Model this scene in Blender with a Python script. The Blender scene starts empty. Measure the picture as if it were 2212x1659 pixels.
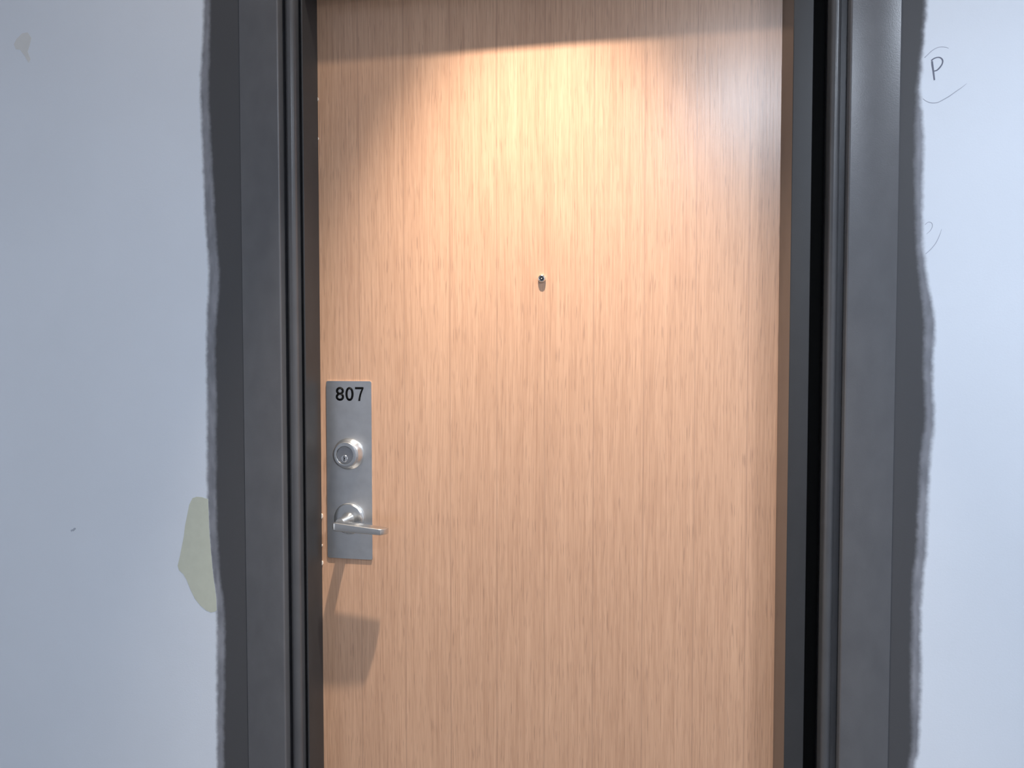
import bpy, bmesh, math, random
from mathutils import Vector, Matrix

# ------------------------------------------------------------------ scene, camera, light, exposure
sc = bpy.context.scene
col = sc.collection
R = math.radians

sc.view_settings.view_transform = 'Standard'
sc.view_settings.look = 'None'
sc.view_settings.gamma = 1.0
sc.view_settings.use_curve_mapping = False
sc.view_settings.exposure = 0.0

CAM = Vector((0.2297, -1.473, 1.35))
YAW, PITCH, FPX = R(11.0), R(2.2), 1700.0
cam_data = bpy.data.cameras.new('camera')
cam_data.sensor_width = 36.0
cam_data.lens = 36.0 * FPX / 2212.0
cam_data.clip_start = 0.01
cam = bpy.data.objects.new('camera', cam_data)
cam.location = CAM
cam.rotation_euler = (R(90) - PITCH, 0, YAW)
col.objects.link(cam)
sc.camera = cam

world = bpy.data.worlds.new('world')
sc.world = world
world.use_nodes = True
bg = world.node_tree.nodes['Background']
bg.inputs[0].default_value = (0.84, 0.90, 1.0, 1)
bg.inputs[1].default_value = 1.16

CEIL = 2.62
WARM = (1.0, 0.885, 0.77)
COOL = (0.77, 0.865, 1.0)
# downlights of the corridor ceiling: name -> position, colour, beam power, beam angle, blend, spill power, source radius
LAMPS = [
    dict(loc=(-0.005, -0.405), col=WARM, beam=225.0, ang=54, blend=0.95, tilt=11, spill=17.0, rad=0.018,
         label='small warm recessed downlight in the ceiling in front of the wooden door'),
    dict(loc=(0.60, -2.48), col=(0.76, 0.86, 1.0), beam=58.0, ang=170, blend=0.3, spill=2.0, rad=0.08, tilt=0,
         label='cool white downlight in the ceiling close to the far corridor wall'),
    dict(loc=(1.40, -1.45), col=COOL, beam=168.0, ang=160, blend=0.6, spill=6.0, rad=0.16, tilt=0,
         label='cool white downlight in the ceiling out in front of the pencil-marked wall'),
]

# ------------------------------------------------------------------ helpers
def link(o, parent=None):
    col.objects.link(o)
    if parent is not None:
        o.parent = parent
    return o

def obj(name, bm, mat, parent=None, smooth=False, angle=None):
    me = bpy.data.meshes.new(name)
    bmesh.ops.recalc_face_normals(bm, faces=bm.faces)
    bm.to_mesh(me); bm.free()
    if mat: me.materials.append(mat)
    if smooth:
        for p in me.polygons: p.use_smooth = True
        if angle:
            me.set_sharp_from_angle(angle=R(angle))
    return link(bpy.data.objects.new(name, me), parent)

def tag(o, label=None, cat=None, kind=None, group=None):
    if label: o['label'] = label
    if cat: o['category'] = cat
    if kind: o['kind'] = kind
    if group: o['group'] = group
    return o

def empty(name, loc=(0, 0, 0)):
    e = bpy.data.objects.new(name, None)
    e.location = loc
    e.empty_display_size = 0.05
    return link(e)

def box(bm, a, b):
    vs = [bm.verts.new((x, y, z)) for z in (a[2], b[2]) for y in (a[1], b[1]) for x in (a[0], b[0])]
    for f in ((0, 1, 3, 2), (4, 6, 7, 5), (0, 4, 5, 1), (2, 3, 7, 6), (0, 2, 6, 4), (1, 5, 7, 3)):
        bm.faces.new([vs[i] for i in f])
    return vs

def prism(bm, pts, a, b, f):
    """closed 2D outline pts swept from a to b; f(u, v, s) -> 3D"""
    lo = [bm.verts.new(f(u, v, a)) for u, v in pts]
    hi = [bm.verts.new(f(u, v, b)) for u, v in pts]
    n = len(pts)
    for i in range(n):
        bm.faces.new((lo[i], lo[(i + 1) % n], hi[(i + 1) % n], hi[i]))
    bm.faces.new(lo[::-1]); bm.faces.new(hi)

def lathe(bm, prof, cx, cz, seg=64, y0=0.0, close=True):
    """prof: list of (radius, height off the door towards the room); axis along -Y"""
    rings = []
    for r, h in prof:
        if r < 1e-6:
            rings.append([bm.verts.new((cx, y0 - h, cz))])
        else:
            rings.append([bm.verts.new((cx + r * math.cos(2 * math.pi * k / seg), y0 - h,
                                        cz + r * math.sin(2 * math.pi * k / seg))) for k in range(seg)])
    for A, B in zip(rings, rings[1:]):
        for k in range(seg):
            k2 = (k + 1) % seg
            if len(A) == 1 and len(B) > 1: bm.faces.new((A[0], B[k], B[k2]))
            elif len(B) == 1 and len(A) > 1: bm.faces.new((A[k], A[k2], B[0]))
            elif len(A) > 1: bm.faces.new((A[k], A[k2], B[k2], B[k]))

def arc(cx, cy, r, a0, a1, n):
    return [(cx + r * math.cos(R(a0 + (a1 - a0) * i / n)), cy + r * math.sin(R(a0 + (a1 - a0) * i / n))) for i in range(n + 1)]

FW = Vector((-math.sin(YAW) * math.cos(PITCH), math.cos(YAW) * math.cos(PITCH), -math.sin(PITCH)))
RT = Vector((math.cos(YAW), math.sin(YAW), 0)); UP = RT.cross(FW)
def at(x, y, h=0.0):
    """survey helper: photo pixel -> point on the vertical plane h in front of the door face"""
    r = FW * FPX + RT * (x - 1106) - UP * (y - 829.5)
    return CAM + r * ((-h - CAM.y) / r.y)

# ------------------------------------------------------------------ materials
def new_mat(name, rough=0.5, metal=0.0, color=(0.8, 0.8, 0.8), spec=0.5):
    m = bpy.data.materials.new(name); m.use_nodes = True
    b = m.node_tree.nodes['Principled BSDF']
    b.inputs['Base Color'].default_value = (*color, 1)
    b.inputs['Roughness'].default_value = rough
    b.inputs['Metallic'].default_value = metal
    b.inputs['Specular IOR Level'].default_value = spec
    return m, m.node_tree, b

class NT:
    def __init__(s, nt): s.nt = nt
    def n(s, t, **kw):
        x = s.nt.nodes.new(t)
        for k, v in kw.items(): setattr(x, k, v)
        return x
    def l(s, a, b): s.nt.links.new(a, b)
    def coord(s): return s.n('ShaderNodeTexCoord').outputs['Object']
    def mapped(s, scale):
        m = s.n('ShaderNodeMapping'); s.l(s.coord(), m.inputs['Vector']); m.inputs['Scale'].default_value = scale
        return m.outputs[0]
    def noise(s, scale, sc=1.0, detail=2.0, rough=0.5):
        x = s.n('ShaderNodeTexNoise'); s.l(s.mapped(scale), x.inputs['Vector'])
        x.inputs['Scale'].default_value = sc; x.inputs['Detail'].default_value = detail; x.inputs['Roughness'].default_value = rough
        return x.outputs['Fac']
    def mrange(s, v, a, b, c, d, smooth=False):
        x = s.n('ShaderNodeMapRange'); 
        if smooth: x.interpolation_type = 'SMOOTHSTEP'
        s.l(v, x.inputs['Value'])
        for k, q in zip(('From Min', 'From Max', 'To Min', 'To Max'), (a, b, c, d)): x.inputs[k].default_value = q
        return x.outputs[0]
    def math(s, op, a, b):
        x = s.n('ShaderNodeMath', operation=op)
        for i, v in enumerate((a, b)):
            if isinstance(v, (int, float)): x.inputs[i].default_value = v
            else: s.l(v, x.inputs[i])
        return x.outputs[0]
    def mix(s, fac, a, b):
        x = s.n('ShaderNodeMix', data_type='RGBA')
        if isinstance(fac, (int, float)): x.inputs[0].default_value = fac
        else: s.l(fac, x.inputs[0])
        for i, v in ((6, a), (7, b)):
            if isinstance(v, tuple): x.inputs[i].default_value = (*v, 1)
            else: s.l(v, x.inputs[i])
        return x.outputs[2]
    def bump(s, h, strength, dist, bsdf):
        x = s.n('ShaderNodeBump'); s.l(h, x.inputs['Height'])
        x.inputs['Strength'].default_value = strength; x.inputs['Distance'].default_value = dist
        s.l(x.outputs[0], bsdf.inputs['Normal'])

WALL_COL = (0.66, 0.70, 0.76)
DARK_COL = (0.064, 0.064, 0.068)

def wall_mat(name, edge=None, sign=1):
    """pale wall paint; edge = (list of (z, x_outer, x_inner)): hand-brushed dark band beside the frame"""
    m, nt, b = new_mat(name, rough=0.55, spec=0.25)
    T = NT(nt)
    mott = T.noise((1, 1, 1), 5.0, 3.0)
    base = T.mix(T.mrange(mott, 0.35, 0.65, 0, 1), tuple(c * 0.975 for c in WALL_COL), WALL_COL)
    out = base
    if edge:
        sep = T.n('ShaderNodeSeparateXYZ'); T.l(T.coord(), sep.inputs[0])
        z = T.mrange(sep.outputs['Z'], 0.3, 2.2, 0, 1)
        xs = [q for e in edge for q in e[1:]]; lo, hi = min(xs) - 0.02, max(xs) + 0.02
        def curve(k):
            fc = T.n('ShaderNodeFloatCurve'); c = fc.mapping.curves[0]
            pts = [((e[0] - 0.3) / 1.9, (e[k] - lo) / (hi - lo)) for e in sorted(edge)]
            pts = [(0.0, pts[0][1])] + pts + [(1.0, pts[-1][1])]
            c.points[0].location = pts[0]; c.points[1].location = pts[-1]
            for p in pts[1:-1]: c.points.new(*p)
            fc.mapping.update(); T.l(z, fc.inputs['Value'])
            return T.mrange(fc.outputs[0], 0, 1, lo, hi)
        wob = T.mrange(T.noise((1, 1, 1), 70.0, 3.0, 0.6), 0.2, 0.8, -0.0020, 0.0020)
        xw = T.math('ADD', sep.outputs['X'], wob)
        d_out = T.math('MULTIPLY', T.math('SUBTRACT', xw, curve(1)), sign)
        d_in = T.math('MULTIPLY', T.math('SUBTRACT', xw, curve(2)), sign)
        w = 0.0050
        thin = T.mix(T.mrange(T.noise((1, 1, 0.4), 60.0, 2.0), 0.3, 0.7, 0, 1), (0.17, 0.175, 0.195), (0.25, 0.255, 0.28))
        out = T.mix(T.mrange(d_out, -w, w, 0, 1, True), base, thin)
        out = T.mix(T.mrange(d_in, -w, w, 0, 1, True), out, DARK_COL)
    T.l(out, b.inputs['Base Color'])
    T.bump(T.noise((1, 1, 1), 420.0, 2.0), 0.10, 0.001, b)
    return m

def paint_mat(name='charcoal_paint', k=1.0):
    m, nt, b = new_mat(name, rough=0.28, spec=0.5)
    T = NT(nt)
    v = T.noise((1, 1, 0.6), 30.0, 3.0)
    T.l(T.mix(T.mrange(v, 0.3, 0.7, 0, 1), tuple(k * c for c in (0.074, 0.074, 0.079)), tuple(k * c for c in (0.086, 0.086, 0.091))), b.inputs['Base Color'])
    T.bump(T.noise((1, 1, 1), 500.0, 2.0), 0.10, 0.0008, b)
    return m

def wood_mat(name='oak_veneer'):
    m, nt, b = new_mat(name, rough=0.275, spec=1.0)
    T = NT(nt)
    sep = T.n('ShaderNodeSeparateXYZ'); T.l(T.coord(), sep.inputs[0])
    # slow sideways wander so the grain lines are not ruler straight
    wander = T.mrange(T.noise((1.0, 1, 0.5), 2.0, 1.0), 0.2, 0.8, -0.006, 0.006)
    gx = T.math('ADD', sep.outputs['X'], wander)
    def grain(sx, sz, detail=3.0, rough=0.6, off=0.0):
        comb = T.n('ShaderNodeCombineXYZ')
        T.l(T.math('MULTIPLY', gx, sx), comb.inputs[0]); T.l(T.math('MULTIPLY', sep.outputs['Z'], sz), comb.inputs[1])
        comb.inputs[2].default_value = off
        x = T.n('ShaderNodeTexNoise'); T.l(comb.outputs[0], x.inputs['Vector'])
        x.inputs['Scale'].default_value = 1.0; x.inputs['Detail'].default_value = detail; x.inputs['Roughness'].default_value = rough
        return x.outputs['Fac']
    fine = grain(360, 8.0, 3.0, 0.65, 1.3)
    mid = grain(60, 0.9, 2.0, 0.5, 4.1)
    broad = grain(9, 0.35, 1.0, 0.5, 7.7)
    pore = grain(560, 22.0, 1.0, 0.5, 9.2)
    light, dark = (0.630, 0.380, 0.240), (0.455, 0.254, 0.152)
    g = T.math('ADD', T.math('MULTIPLY', fine, 0.70), T.math('ADD', T.math('MULTIPLY', mid, 0.22), T.math('MULTIPLY', broad, 0.21)))
    c = T.mix(T.mrange(g, 0.40, 0.74, 1, 0), dark, light)
    c = T.mix(T.math('MULTIPLY', T.mrange(pore, 0.60, 0.72, 0, 1), 0.45), c, (0.27, 0.15, 0.095))
    # veneer leaf joints, about 96 mm apart
    saw = T.math('FRACT', T.math('MULTIPLY', T.math('ADD', sep.outputs['X'], 0.965), 1 / 0.0925), 0.0)
    joint = T.mrange(T.math('ABSOLUTE', T.math('SUBTRACT', saw, 0.5), 0.0), 0.0, 0.022, 1, 0)
    c = T.mix(T.math('MULTIPLY', joint, 0.45), c, (0.30, 0.17, 0.11))
    T.l(c, b.inputs['Base Color'])
    T.bump(fine, 0.16, 0.0006, b)
    return m

def steel_mat(name, rough, color=(0.60, 0.60, 0.61), brushed=True):
    m, nt, b = new_mat(name, rough=rough, metal=1.0, color=color)
    T = NT(nt)
    if brushed:
        s = T.noise((40, 40, 1500), 1.0, 2.0)
        T.l(T.mrange(s, 0.3, 0.7, rough * 0.85, rough * 1.15), b.inputs['Roughness'])
        sm = T.noise((1, 1, 1), 40.0, 3.0)
        T.l(T.mix(T.mrange(sm, 0.35, 0.7, 0, 1), color, tuple(k * 0.90 for k in color)), b.inputs['Base Color'])
    return m

def plain(name, color, rough=0.6, metal=0.0, spec=0.3, var=0.06, scale=30):
    m, nt, b = new_mat(name, rough, metal, color, spec)
    T = NT(nt)
    T.l(T.mix(T.mrange(T.noise((1, 1, 1), scale, 2.0), 0.3, 0.7, 0, 1), tuple(c * (1 - var) for c in color), color), b.inputs['Base Color'])
    return m

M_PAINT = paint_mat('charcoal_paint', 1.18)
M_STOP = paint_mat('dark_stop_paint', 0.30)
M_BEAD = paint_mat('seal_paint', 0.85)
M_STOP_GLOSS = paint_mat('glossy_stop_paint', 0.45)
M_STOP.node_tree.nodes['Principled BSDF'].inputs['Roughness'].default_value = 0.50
M_STOP_GLOSS.node_tree.nodes['Principled BSDF'].inputs['IOR'].default_value = 2.5
M_STOP_GLOSS.node_tree.nodes['Principled BSDF'].inputs['Roughness'].default_value = 0.2
M_WOOD = wood_mat()
M_PLATE = steel_mat('satin_steel', 0.34, (0.78, 0.77, 0.755))
M_POLISH = steel_mat('polished_steel', 0.26, (0.68, 0.68, 0.67), brushed=False)
M_LEVER = steel_mat('satin_lever_steel', 0.28, (0.66, 0.645, 0.62), brushed=False)
M_FACE = steel_mat('cylinder_face_steel', 0.38, (0.42, 0.42, 0.43))
M_NICKEL = steel_mat('bright_nickel', 0.15, (0.80, 0.79, 0.77), brushed=False)
M_BLACK = plain('black_ink', (0.004, 0.004, 0.004), 0.6, spec=0.1)
M_GAP_SHADE = plain('gap_shade_black', (0.006, 0.006, 0.006), 0.7, spec=0.1)  # near-black that paints in the shadow of the groove
M_DARKLENS = plain('dark_lens', (0.012, 0.012, 0.012), 0.08, spec=0.6)
M_PATCH = plain('beige_filler', (0.525, 0.540, 0.450), 0.7, spec=0.15, var=0.05, scale=60)
M_PENCIL = plain('pencil_graphite', (0.16, 0.17, 0.22), 0.6, spec=0.2)
M_PENCIL2 = plain('faint_pencil', (0.37, 0.39, 0.45), 0.6, spec=0.2)
M_SMUDGE = plain('grey_smudge', (0.40, 0.43, 0.49), 0.7, spec=0.1)
M_STAIN = plain('yellow_stain', (0.64, 0.645, 0.64), 0.7, spec=0.1)
M_CHIP = plain('bare_chip', (0.80, 0.70, 0.60), 0.5)
M_FLOOR = plain('corridor_carpet', (0.36, 0.355, 0.35), 0.9, spec=0.1, var=0.3, scale=200)
M_CEIL = plain('ceiling_paint', (0.72, 0.72, 0.72), 0.7, spec=0.2)
M_BACK = plain('back_wall_paint', (0.60, 0.62, 0.66), 0.6, spec=0.2)
M_TRIM = plain('white_enamel', (0.8, 0.8, 0.8), 0.4)

# ------------------------------------------------------------------ the setting
HW = 0.094          # wall surface stands this far in front of the door face
HF = 0.0955          # frame face
XL, XR, ZH = -0.447, 0.428, 2.050     # visible door opening
XE = 3.4            # corridor half length modelled
FLX, FRX = XL - 0.114, XR + 0.170     # outer edges of the frame
TOPZ = ZH + 0.114

# (photo row, outer edge of the thin paint, edge of the full dark paint)
left_rows = [(0, 440, 453), (60, 439, 453), (130, 435, 451), (215, 433, 450), (270, 435, 453), (330, 438, 457), (400, 440, 460),
             (470, 443, 464), (540, 448, 469), (600, 451, 473), (680, 447, 467), (760, 446, 465), (860, 447, 467), (960, 447, 467),
             (1060, 448, 467), (1150, 451, 469), (1240, 459, 474), (1290, 466, 481), (1340, 468, 485), (1460, 468, 485), (1560, 468, 483), (1659, 469, 483)]
right_rows = [(0, 2003, 1998), (70, 1997, 1993), (150, 1990, 1985), (200, 1988, 1981), (250, 1992, 1979), (330, 1995, 1977), (400, 1993, 1977),
              (480, 1993, 1979), (540, 1996, 1982), (600, 2003, 1987), (660, 2014, 1994), (710, 2019, 1997), (800, 2015, 1996), (900, 2018, 1999),
              (950, 2014, 1994), (1010, 2008, 1988), (1100, 2004, 1984), (1190, 2001, 1980), (1260, 1993, 1972), (1360, 1989, 1970),
              (1450, 1990, 1969), (1540, 1987, 1969), (1610, 1985, 1970), (1659, 1976, 1962)]
def edges(rows):
    return [(at(o, y, HW).z, at(o, y, HW).x, at(i, y, HW).x) for y, o, i in rows]
EDGE_L, EDGE_R = edges(left_rows), edges(right_rows)
M_WALL_L = wall_mat('wall_paint_left', EDGE_L, 1)
M_WALL_R = wall_mat('wall_paint_right', EDGE_R, -1)
M_WALL = wall_mat('wall_paint')

def slab(name, a, b, mat, label, cat):
    bm = bmesh.new(); box(bm, a, b)
    return tag(obj(name, bm, mat), label, cat, 'structure')
WB = 0.09
wall_l = slab('wall_left', (-XE, -HW, 0), (FLX + 0.002, WB, CEIL), M_WALL_L, 'pale blue-grey wall with a beige filler patch beside the door frame', 'wall')
wall_r = slab('wall_right', (FRX - 0.002, -HW, 0), (XE, WB, CEIL), M_WALL_R, 'pale blue-white wall with pencil marks beside the door frame', 'wall')
slab('wall_top', (FLX + 0.002, -HW, TOPZ - 0.002), (FRX - 0.002, WB, CEIL), M_WALL, 'pale wall above the door frame', 'wall')
slab('wall_back', (-XE, -2.88, 0), (XE, -2.80, CEIL), M_BACK, 'plain grey wall on the other side of the corridor', 'wall')
slab('floor', (-XE, -2.80, -0.05), (XE, WB, 0), M_FLOOR, 'grey carpeted corridor floor', 'floor')
slab('ceiling', (-XE, -2.88, CEIL), (XE, WB, CEIL + 0.05), M_CEIL, 'plain white corridor ceiling', 'ceiling')

# ------------------------------------------------------------------ door frame: two jambs and a head, each with stop and seal
frame = tag(empty('trim_1', (0, 0, 0)), 'charcoal painted metal door frame around the wooden door', 'door frame', 'structure')

def frame_member(name, fn, a, b, lip, tipw, bead, face, wid, sv, floor_h):
    """outlines in (t outwards from the opening, h towards the corridor), metres"""
    r = 0.0035
    r2 = 0.0012
    body = [(bead[1] - 0.001, 0.030), (bead[1] - 0.001, floor_h), (face, floor_h)] + arc(face + r, HF - r, r, 180, 90, 5) + \
           arc(face + wid - r2, HF - r2, r2, 90, 0, 4) + \
           [(face + wid, -0.06), (lip + 0.010, -0.06), (lip + 0.010, 0.030)]
    bm = bmesh.new(); prism(bm, body, a, b, fn)
    j = obj(name, bm, M_PAINT, frame, True, 40)
    tip = lip + sv
    te = tip + tipw
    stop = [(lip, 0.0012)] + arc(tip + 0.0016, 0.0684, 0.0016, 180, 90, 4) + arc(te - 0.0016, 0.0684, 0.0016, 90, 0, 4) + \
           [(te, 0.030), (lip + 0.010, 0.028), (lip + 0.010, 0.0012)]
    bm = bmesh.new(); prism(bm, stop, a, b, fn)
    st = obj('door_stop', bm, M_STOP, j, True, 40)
    if sv > 0:                                   # hinge side: splay and gloss added to the reveal so it mirrors the door
        st.data.materials.append(M_STOP_GLOSS)
        for p in st.data.polygons:
            if p.normal.x < -0.97: p.material_index = 1
    b0, b1 = bead; rb = (b1 - b0) / 2
    seal = [(b0, 0.0305)] + arc(b0 + rb, 0.086 - rb, rb, 180, 0, 14) + [(b1, 0.0305)]
    bm = bmesh.new(); prism(bm, seal, a, b, fn)
    obj('seal_bead', bm, M_BEAD, j, True, 50)
    bm = bmesh.new(); prism(bm, [(te, 0.0302), (bead[0], 0.0302), (bead[0], 0.034), (te, 0.034)], a, b, fn)
    obj('gap_shade_strip', bm, M_GAP_SHADE, j)  # black strip on the groove floor, painted-in deep shadow
    return j
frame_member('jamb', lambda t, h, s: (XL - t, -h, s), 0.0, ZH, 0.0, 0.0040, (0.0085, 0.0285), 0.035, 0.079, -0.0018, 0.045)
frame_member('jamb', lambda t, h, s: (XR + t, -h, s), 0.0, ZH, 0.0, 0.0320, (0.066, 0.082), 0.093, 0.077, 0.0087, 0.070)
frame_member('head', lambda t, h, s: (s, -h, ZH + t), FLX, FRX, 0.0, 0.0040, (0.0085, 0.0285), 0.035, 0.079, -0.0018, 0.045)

# ------------------------------------------------------------------ the door
door_bm = bmesh.new(); box(door_bm, (XL - 0.008, 0.0, 0.012), (XR + 0.008, 0.044, ZH + 0.006))
bmesh.ops.bevel(door_bm, geom=door_bm.edges[:], offset=0.001, segments=1, affect='EDGES')
door = tag(obj('door_1', door_bm, M_WOOD), 'light oak veneer apartment door with steel lock plate, lever and peephole', 'door', 'structure')

PX, PZ = -0.3865, (at(755, 823).z + at(755, 1206).z) / 2
PWID, PHT, PTH = 0.0950, at(755, 823).z - at(755, 1206).z, 0.0028
# escutcheon
pts = []
for cx, cz, a in ((1, 1, 0), (-1, 1, 90), (-1, -1, 180), (1, -1, 270)):
    rr = 0.004
    pts += arc(PX + cx * (PWID / 2 - rr), PZ + cz * (PHT / 2 - rr), rr, a, a + 90, 5)
bm = bmesh.new(); prism(bm, pts, 0.0, PTH, lambda u, v, s: (u, -s, v))
plate = obj('lock_plate', bm, M_PLATE, door)
plate['label'] = 'tall brushed steel escutcheon plate'

def text_mesh(ch, size):
    cu = bpy.data.curves.new('digit', 'FONT'); cu.body = ch; cu.size = size; cu.extrude = 0.0; cu.resolution_u = 8; cu.offset = 0.0005
    o = bpy.data.objects.new('digit_tmp', cu); col.objects.link(o)
    dg = bpy.context.evaluated_depsgraph_get(); dg.update()
    me = bpy.data.meshes.new_from_object(o.evaluated_get(dg))
    bpy.data.objects.remove(o); bpy.data.curves.remove(cu)
    return me
DH = 0.0276
zt = at(755, 866, PTH).z
x_left = [at(p, 851, PTH).x for p in (725.3, 746.3, 767.0)]
x_right = [at(p, 851, PTH).x for p in (743.3, 763.8, 785.3)]
for ch, x0, x1 in zip('807', x_left, x_right):
    if ch == '7':
        stem = [(1.0, 1.0), (1.0, 0.885), (0.86, 0.70), (0.735, 0.48), (0.645, 0.24), (0.595, 0.0), (0.375, 0.0), (0.43, 0.22),
                (0.52, 0.46), (0.64, 0.68), (0.765, 0.845), (0.0, 0.845), (0.0, 1.0)]
        me = bpy.data.meshes.new('digit')
        me.from_pydata([(u, v, 0) for u, v in stem], [], [list(range(len(stem)))])
    else:
        me = text_mesh(ch, 0.04)
    xs = [v.co.x for v in me.vertices]; ys = [v.co.y for v in me.vertices]
    sx, sy = (x1 - x0) / (max(xs) - min(xs)), DH / (max(ys) - min(ys))
    bm = bmesh.new(); bm.from_mesh(me); bpy.data.meshes.remove(me)
    for v in bm.verts:
        v.co = Vector((x0 + (v.co.x - min(xs)) * sx, -PTH - 0.00005, zt + (v.co.y - min(ys)) * sy))
    ext = bmesh.ops.extrude_face_region(bm, geom=bm.faces[:])
    for g in ext['geom']:
        if isinstance(g, bmesh.types.BMVert): g.co.y -= 0.0003
    o = obj('digit', bm, M_BLACK, plate)
    o['label'] = 'black digit ' + ch

# deadbolt
DZ = 1.1510
bm = bmesh.new()
lathe(bm, [(0, PTH), (0.0315, PTH), (0.0315, 0.0075), (0.0308, 0.0090), (0.0285, 0.0140), (0.0262, 0.0185), (0.0258, 0.0200),
           (0.0258, 0.0238), (0.0250, 0.0250), (0.0238, 0.0255), (0.0190, 0.0264), (0.0180, 0.0262), (0.0174, 0.0252), (0.0172, 0.0225), (0.0, 0.0225)], PX, DZ)
bolt = obj('deadbolt', bm, M_POLISH, door, True, 30)
bolt['label'] = 'round stepped deadbolt collar'
bm = bmesh.new()
lathe(bm, [(0, 0.0226), (0.0168, 0.0226), (0.0168, 0.0236), (0.0164, 0.0240), (0, 0.0240)], PX, DZ)
obj('cylinder_face', bm, M_FACE, bolt, True, 30)
KX, KZ = PX - 0.0012, DZ - 0.0068
bm = bmesh.new()
lathe(bm, [(0, 0.0238), (0.0070, 0.0238), (0.0070, 0.0245), (0.0064, 0.0252), (0, 0.0253)], KX, KZ, 40)
obj('key_plug', bm, M_NICKEL, bolt, True, 40)
slot = [(-0.0006, 0.0052), (0.0006, 0.0052), (0.0005, 0.0020), (0.0017, 0.0006), (0.0017, -0.0008), (0.0006, -0.0018),
        (0.0008, -0.0052), (-0.0006, -0.0052), (-0.0010, -0.0018), (-0.0004, -0.0006), (-0.0008, 0.0006), (-0.0010, 0.0016)]
bm = bmesh.new(); prism(bm, slot, 0.0252, 0.0255, lambda u, v, s: (KX + u, -s, KZ + v))
obj('keyhole', bm, M_BLACK, bolt)

# lever handle
LZ = 1.0215
handle = None
bm = bmesh.new()
lathe(bm, [(0, PTH), (0.0312, PTH), (0.0312, 0.0068), (0.0300, 0.0078), (0.0298, 0.0108), (0.0292, 0.0122), (0.0280, 0.0127), (0.0150, 0.0118), (0, 0.0118)], PX, LZ)
handle = obj('lever_handle', bm, M_POLISH, door, True, 30)
handle['label'] = 'satin steel lever on a round rose'
# neck: a round stem that flares into the lever
bm = bmesh.new()
lathe(bm, [(0.0135, 0.0115), (0.0122, 0.0150), (0.0108, 0.0200), (0.0100, 0.0280), (0.0098, 0.0400), (0.0092, 0.0520), (0.0, 0.0525)], PX, LZ, 40)
obj('neck', bm, M_LEVER, handle, True, 50)
# blade: tapered bar, rounded at the stem end, slanted at the free end
sag = R(4.6)
LX0, LX1 = -0.3950, -0.2900
LH0, LH1 = 0.0445, 0.0715
NS = 26
secs = []
for i in range(NS + 1):
    u = i / NS
    x = LX0 + (LX1 - LX0) * u
    half = 0.0084 + (0.0058 - 0.0084) * u
    hb, hf = LH0, LH1 - 0.004 * (u ** 2)
    z0 = LZ - 0.0030 - math.tan(sag) * (x - PX)
    if u < 0.08: 
        q = 1 - u / 0.08
        k = math.sqrt(max(0.0, 1 - q * q)); half *= 0.55 + 0.45 * k; hb += 0.003 * (1 - k); hf -= 0.004 * (1 - k)
    if u > 0.93:
        q = (u - 0.93) / 0.07
        hf -= 0.012 * q; half *= 1 - 0.06 * q
    cr = min(0.0022, half * 0.45)
    ring = []
    for cy, cz, a in ((hf - cr, half - cr, 0), (hb + cr, half - cr, 90), (hb + cr, -half + cr, 180), (hf - cr, -half + cr, 270)):
        ring += arc(cy, cz, cr, a, a + 90, 4)
    secs.append((x, z0, ring))
bm = bmesh.new()
rings = [[bm.verts.new((x, -h, z0 + z)) for h, z in ring] for x, z0, ring in secs]
for A, B in zip(rings, rings[1:]):
    for k in range(len(A)):
        k2 = (k + 1) % len(A)
        bm.faces.new((A[k], A[k2], B[k2], B[k]))
bm.faces.new(rings[0][::-1]); bm.faces.new(rings[-1])
obj('lever', bm, M_LEVER, handle, True, 35)

# peephole
pp = at(1170, 601.5, 0.004)
bm = bmesh.new()
lathe(bm, [(0, 0.0), (0.0074, 0.0), (0.0074, 0.0030), (0.0068, 0.0052), (0.0056, 0.0068), (0.0050, 0.0070), (0.0046, 0.0066), (0.0044, 0.0050), (0, 0.0048)], pp.x, pp.z, 40)
peep = obj('peephole', bm, M_NICKEL, door, True, 40)
peep['label'] = 'tiny round metal door viewer'
bm = bmesh.new()
lathe(bm, [(0.0043, 0.0048), (0.0036, 0.0054), (0.0026, 0.0060), (0, 0.0063)], pp.x, pp.z, 32)
obj('lens', bm, M_DARKLENS, peep, True)
bm = bmesh.new()
lathe(bm, [(0.0013, 0.00655), (0.0011, 0.0071), (0, 0.0072)], pp.x, pp.z - 0.0004, 16)
obj('lens_core', bm, M_NICKEL, peep, True)

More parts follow.
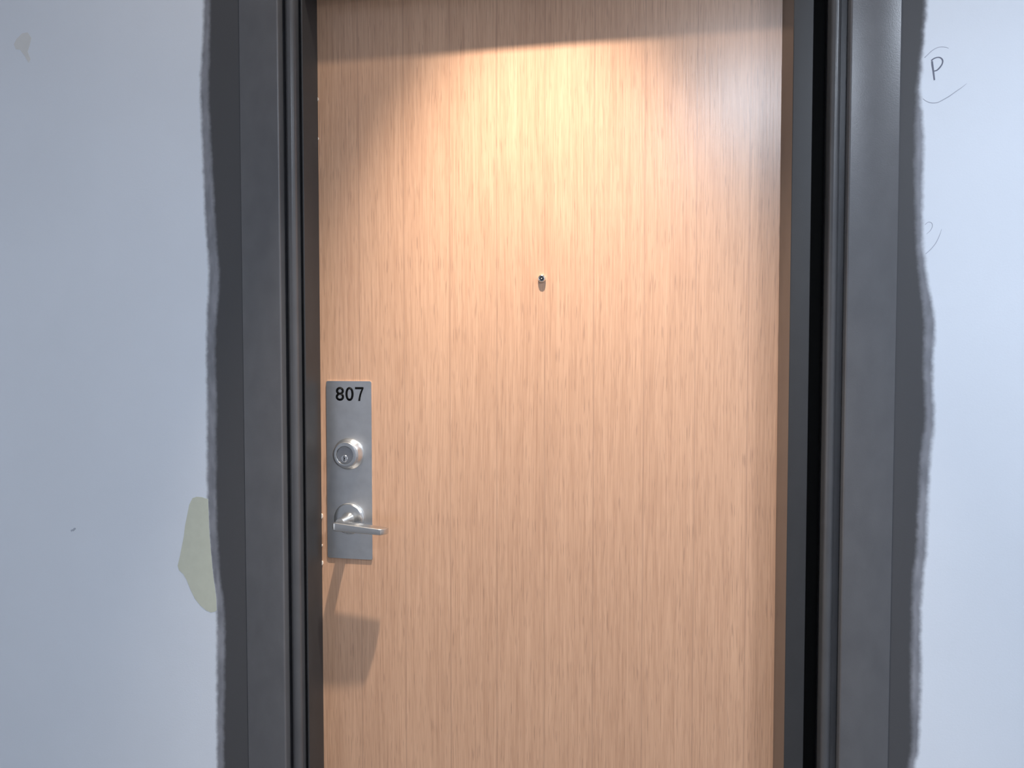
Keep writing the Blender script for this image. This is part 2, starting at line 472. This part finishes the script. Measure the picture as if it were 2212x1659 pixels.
# ------------------------------------------------------------------ marks on the walls
def ribbon(name, pix, widths, mat, parent, h=HW, n=6):
    """pencil stroke: a thin raised ribbon along a smooth line of surveyed points"""
    P = [at(x, y, h) for x, y in pix]
    def cr(i, t):
        p = [P[max(0, min(len(P) - 1, k))] for k in (i - 1, i, i + 1, i + 2)]
        return 0.5 * ((2 * p[1]) + (p[2] - p[0]) * t + (2 * p[0] - 5 * p[1] + 4 * p[2] - p[3]) * t * t + (3 * p[1] - p[0] - 3 * p[2] + p[3]) * t ** 3)
    L = []
    for i in range(len(P) - 1):
        for k in range(n): L.append((cr(i, k / n), widths[i] + (widths[i + 1] - widths[i]) * k / n))
    L.append((P[-1], widths[-1]))
    bm = bmesh.new(); prev = None
    for i, (p, w) in enumerate(L):
        a = L[max(0, i - 1)][0]; b = L[min(len(L) - 1, i + 1)][0]
        t = (b - a).normalized(); s = Vector((-t.z, 0, t.x)) * (w / 2)
        q = [p + s, p - s, p - s + Vector((0, -0.00025, 0)), p + s + Vector((0, -0.00025, 0))]
        cur = [bm.verts.new(v) for v in q]
        if prev:
            for k in range(4): bm.faces.new((prev[k], prev[(k + 1) % 4], cur[(k + 1) % 4], cur[k]))
        else: bm.faces.new(cur)
        prev = cur
    bm.faces.new(prev[::-1])
    return obj(name, bm, mat, parent)

mm = 0.001
k = 170 / 1763
def c5(pts): return [(1960 + x * k, 80 + y * k) for x, y in pts]
o = ribbon('pencil_letter', c5([(552, 540), (562, 640), (580, 760), (592, 860), (606, 965)]), [2.6 * mm, 3.0 * mm, 2.6 * mm, 2.4 * mm, 2.2 * mm], M_PENCIL, wall_r)
o['label'] = 'stem of a pencilled capital P'
o = ribbon('pencil_letter', c5([(535, 530), (600, 480), (690, 455), (755, 475), (790, 530), (775, 610), (720, 690), (660, 745), (595, 765)]),
       [2.2 * mm, 1.8 * mm, 1.5 * mm, 2.0 * mm, 2.2 * mm, 2.0 * mm, 2.2 * mm, 2.0 * mm, 1.4 * mm], M_PENCIL, wall_r)
o['label'] = 'bowl of a pencilled capital P'
ribbon('pencil_ring', c5([(385, 462), (440, 410), (540, 315), (640, 250), (740, 222), (850, 228), (925, 250)]), [1.3 * mm, 1.0 * mm, 1.0 * mm, .8 * mm, .7 * mm, .8 * mm, .4 * mm], M_PENCIL2, wall_r)
ribbon('pencil_ring', c5([(350, 1380), (430, 1440), (550, 1477), (680, 1465), (800, 1405), (940, 1325), (1080, 1225), (1220, 1130), (1330, 1040)]),
       [.7 * mm, 1.0 * mm, 1.3 * mm, 1.1 * mm, 1.2 * mm, 1.3 * mm, 1.0 * mm, .8 * mm, .3 * mm], M_PENCIL2, wall_r)
k4 = 312 / 1479
def c4(pts): return [(1900 + x * k4, 400 + y * k4) for x, y in pts]
ribbon('pencil_loop', c4([(465, 405), (500, 378), (535, 390), (538, 430), (515, 470), (480, 500)]), [.8 * mm, .9 * mm, 1.0 * mm, .9 * mm, .7 * mm, .4 * mm], M_PENCIL2, wall_r)
ribbon('pencil_loop', c4([(470, 705), (530, 650), (580, 585), (615, 510), (635, 450)]), [.9 * mm, 1.0 * mm, .9 * mm, .7 * mm, .3 * mm], M_PENCIL2, wall_r)

def film(name, pix, mat, parent, h=HW, th=0.0003):
    P = [at(x, y, h) for x, y in pix]
    bm = bmesh.new(); prism(bm, [(p.x, p.z) for p in P], h, h + th, lambda u, v, s: (u, -s, v))
    return obj(name, bm, mat, parent)
def on_edge(rows, y, d=0.0):
    for (y0, o0, _), (y1, o1, _) in zip(rows, rows[1:]):
        if y0 <= y <= y1: return o0 + (o1 - o0) * (y - y0) / (y1 - y0) + d
patch = [(416, 1076), (409, 1090), (405, 1110), (400, 1135), (397, 1160), (392, 1185), (388, 1205), (384, 1222), (387, 1232),
         (396, 1240), (403, 1252), (411, 1272), (421, 1293), (433, 1308), (446, 1319), (456, 1323), (465, 1321)]
ys = [1318, 1305, 1290, 1270, 1250, 1225, 1200, 1170, 1140, 1110, 1090, 1078]
patch += [(on_edge(left_rows, y, 1.0), y) for y in ys] + [(436, 1074), (425, 1073)]
o = film('filler_patch', patch, M_PATCH, wall_l); o['label'] = 'beige unpainted filler patch'
film('smudge_mark', [(152.5, 1146), (154, 1144.2), (158, 1142.8), (160, 1140.2), (163, 1140), (164, 1142.5), (161, 1145.5), (158.5, 1148), (157, 1146.5), (154.5, 1149)], M_SMUDGE, wall_l)
film('stain_mark', [(30, 96), (36, 84), (48, 72), (60, 70), (68, 82), (64, 98), (60, 112), (66, 128), (62, 136), (54, 122), (44, 108), (34, 106)], M_STAIN, wall_l)

# chipped paint along the strike-side stop
for i, (y, s) in enumerate(((215, 1.6), (300, 1.2), (1115, 2.4), (1178, 1.1), (1216, 2.0))):
    p = at(692.5 + (y - 750) * 0.0118, y, 0.0)
    bm = bmesh.new()
    prism(bm, [(0.0, -0.0022 * s), (0.0010 * s, -0.0008 * s), (0.0009 * s, 0.0012 * s), (0.0, 0.0024 * s)], 0.0002, 0.0024, lambda u, v, h: (XL + 0.0002 + u, -h, p.z + v))
    obj('paint_chip', bm, M_CHIP, frame.children[0])

# ------------------------------------------------------------------ ceiling downlights
for L in LAMPS:
    x, y = L['loc']
    root = tag(empty('downlight', (x, y, CEIL)), L['label'], 'downlight')
    bm = bmesh.new()
    seg = 40
    k = max(1.0, L['rad'] * 1.15 / 0.037)
    prof = [(0.050, 0.0), (0.050, -0.004), (0.047, -0.006), (0.040, -0.005), (0.037, -0.0015), (0.037, 0.0)]
    rr = [[bm.verts.new((r * math.cos(2 * math.pi * q / seg), r * math.sin(2 * math.pi * q / seg), z)) for q in range(seg)] for r, z in [(r * k, z) for r, z in prof]]
    for A, B in zip(rr, rr[1:]):
        for q in range(seg): bm.faces.new((A[q], A[(q + 1) % seg], B[(q + 1) % seg], B[q]))
    obj('trim_ring', bm, M_TRIM, root, True, 40)
    em, nt, b = new_mat('lamp_glass', 0.4, 0, (0.9, 0.9, 0.9))
    b.inputs['Emission Color'].default_value = (*L['col'], 1); b.inputs['Emission Strength'].default_value = 3.0
    bm = bmesh.new()
    bmesh.ops.create_circle(bm, cap_ends=True, segments=32, radius=0.037 * k, matrix=Matrix.Translation((0, 0, -0.001)))
    obj('lamp_lens', bm, em, root)
    sp = bpy.data.lights.new('beam', 'SPOT')
    sp.energy = L['beam']; sp.color = L['col']; sp.spot_size = R(L['ang']); sp.spot_blend = L['blend']; sp.shadow_soft_size = L['rad']
    so = bpy.data.objects.new('beam', sp); so.location = (0, 0, -0.02); so.rotation_euler = (R(L['tilt']), 0, 0); link(so, root)
    pt = bpy.data.lights.new('spill', 'SPOT')
    pt.energy = L['spill']; pt.color = L['col']; pt.spot_size = R(165); pt.spot_blend = 0.3; pt.shadow_soft_size = L['rad']
    po = bpy.data.objects.new('spill', pt); po.location = (0, 0, -0.02); link(po, root)
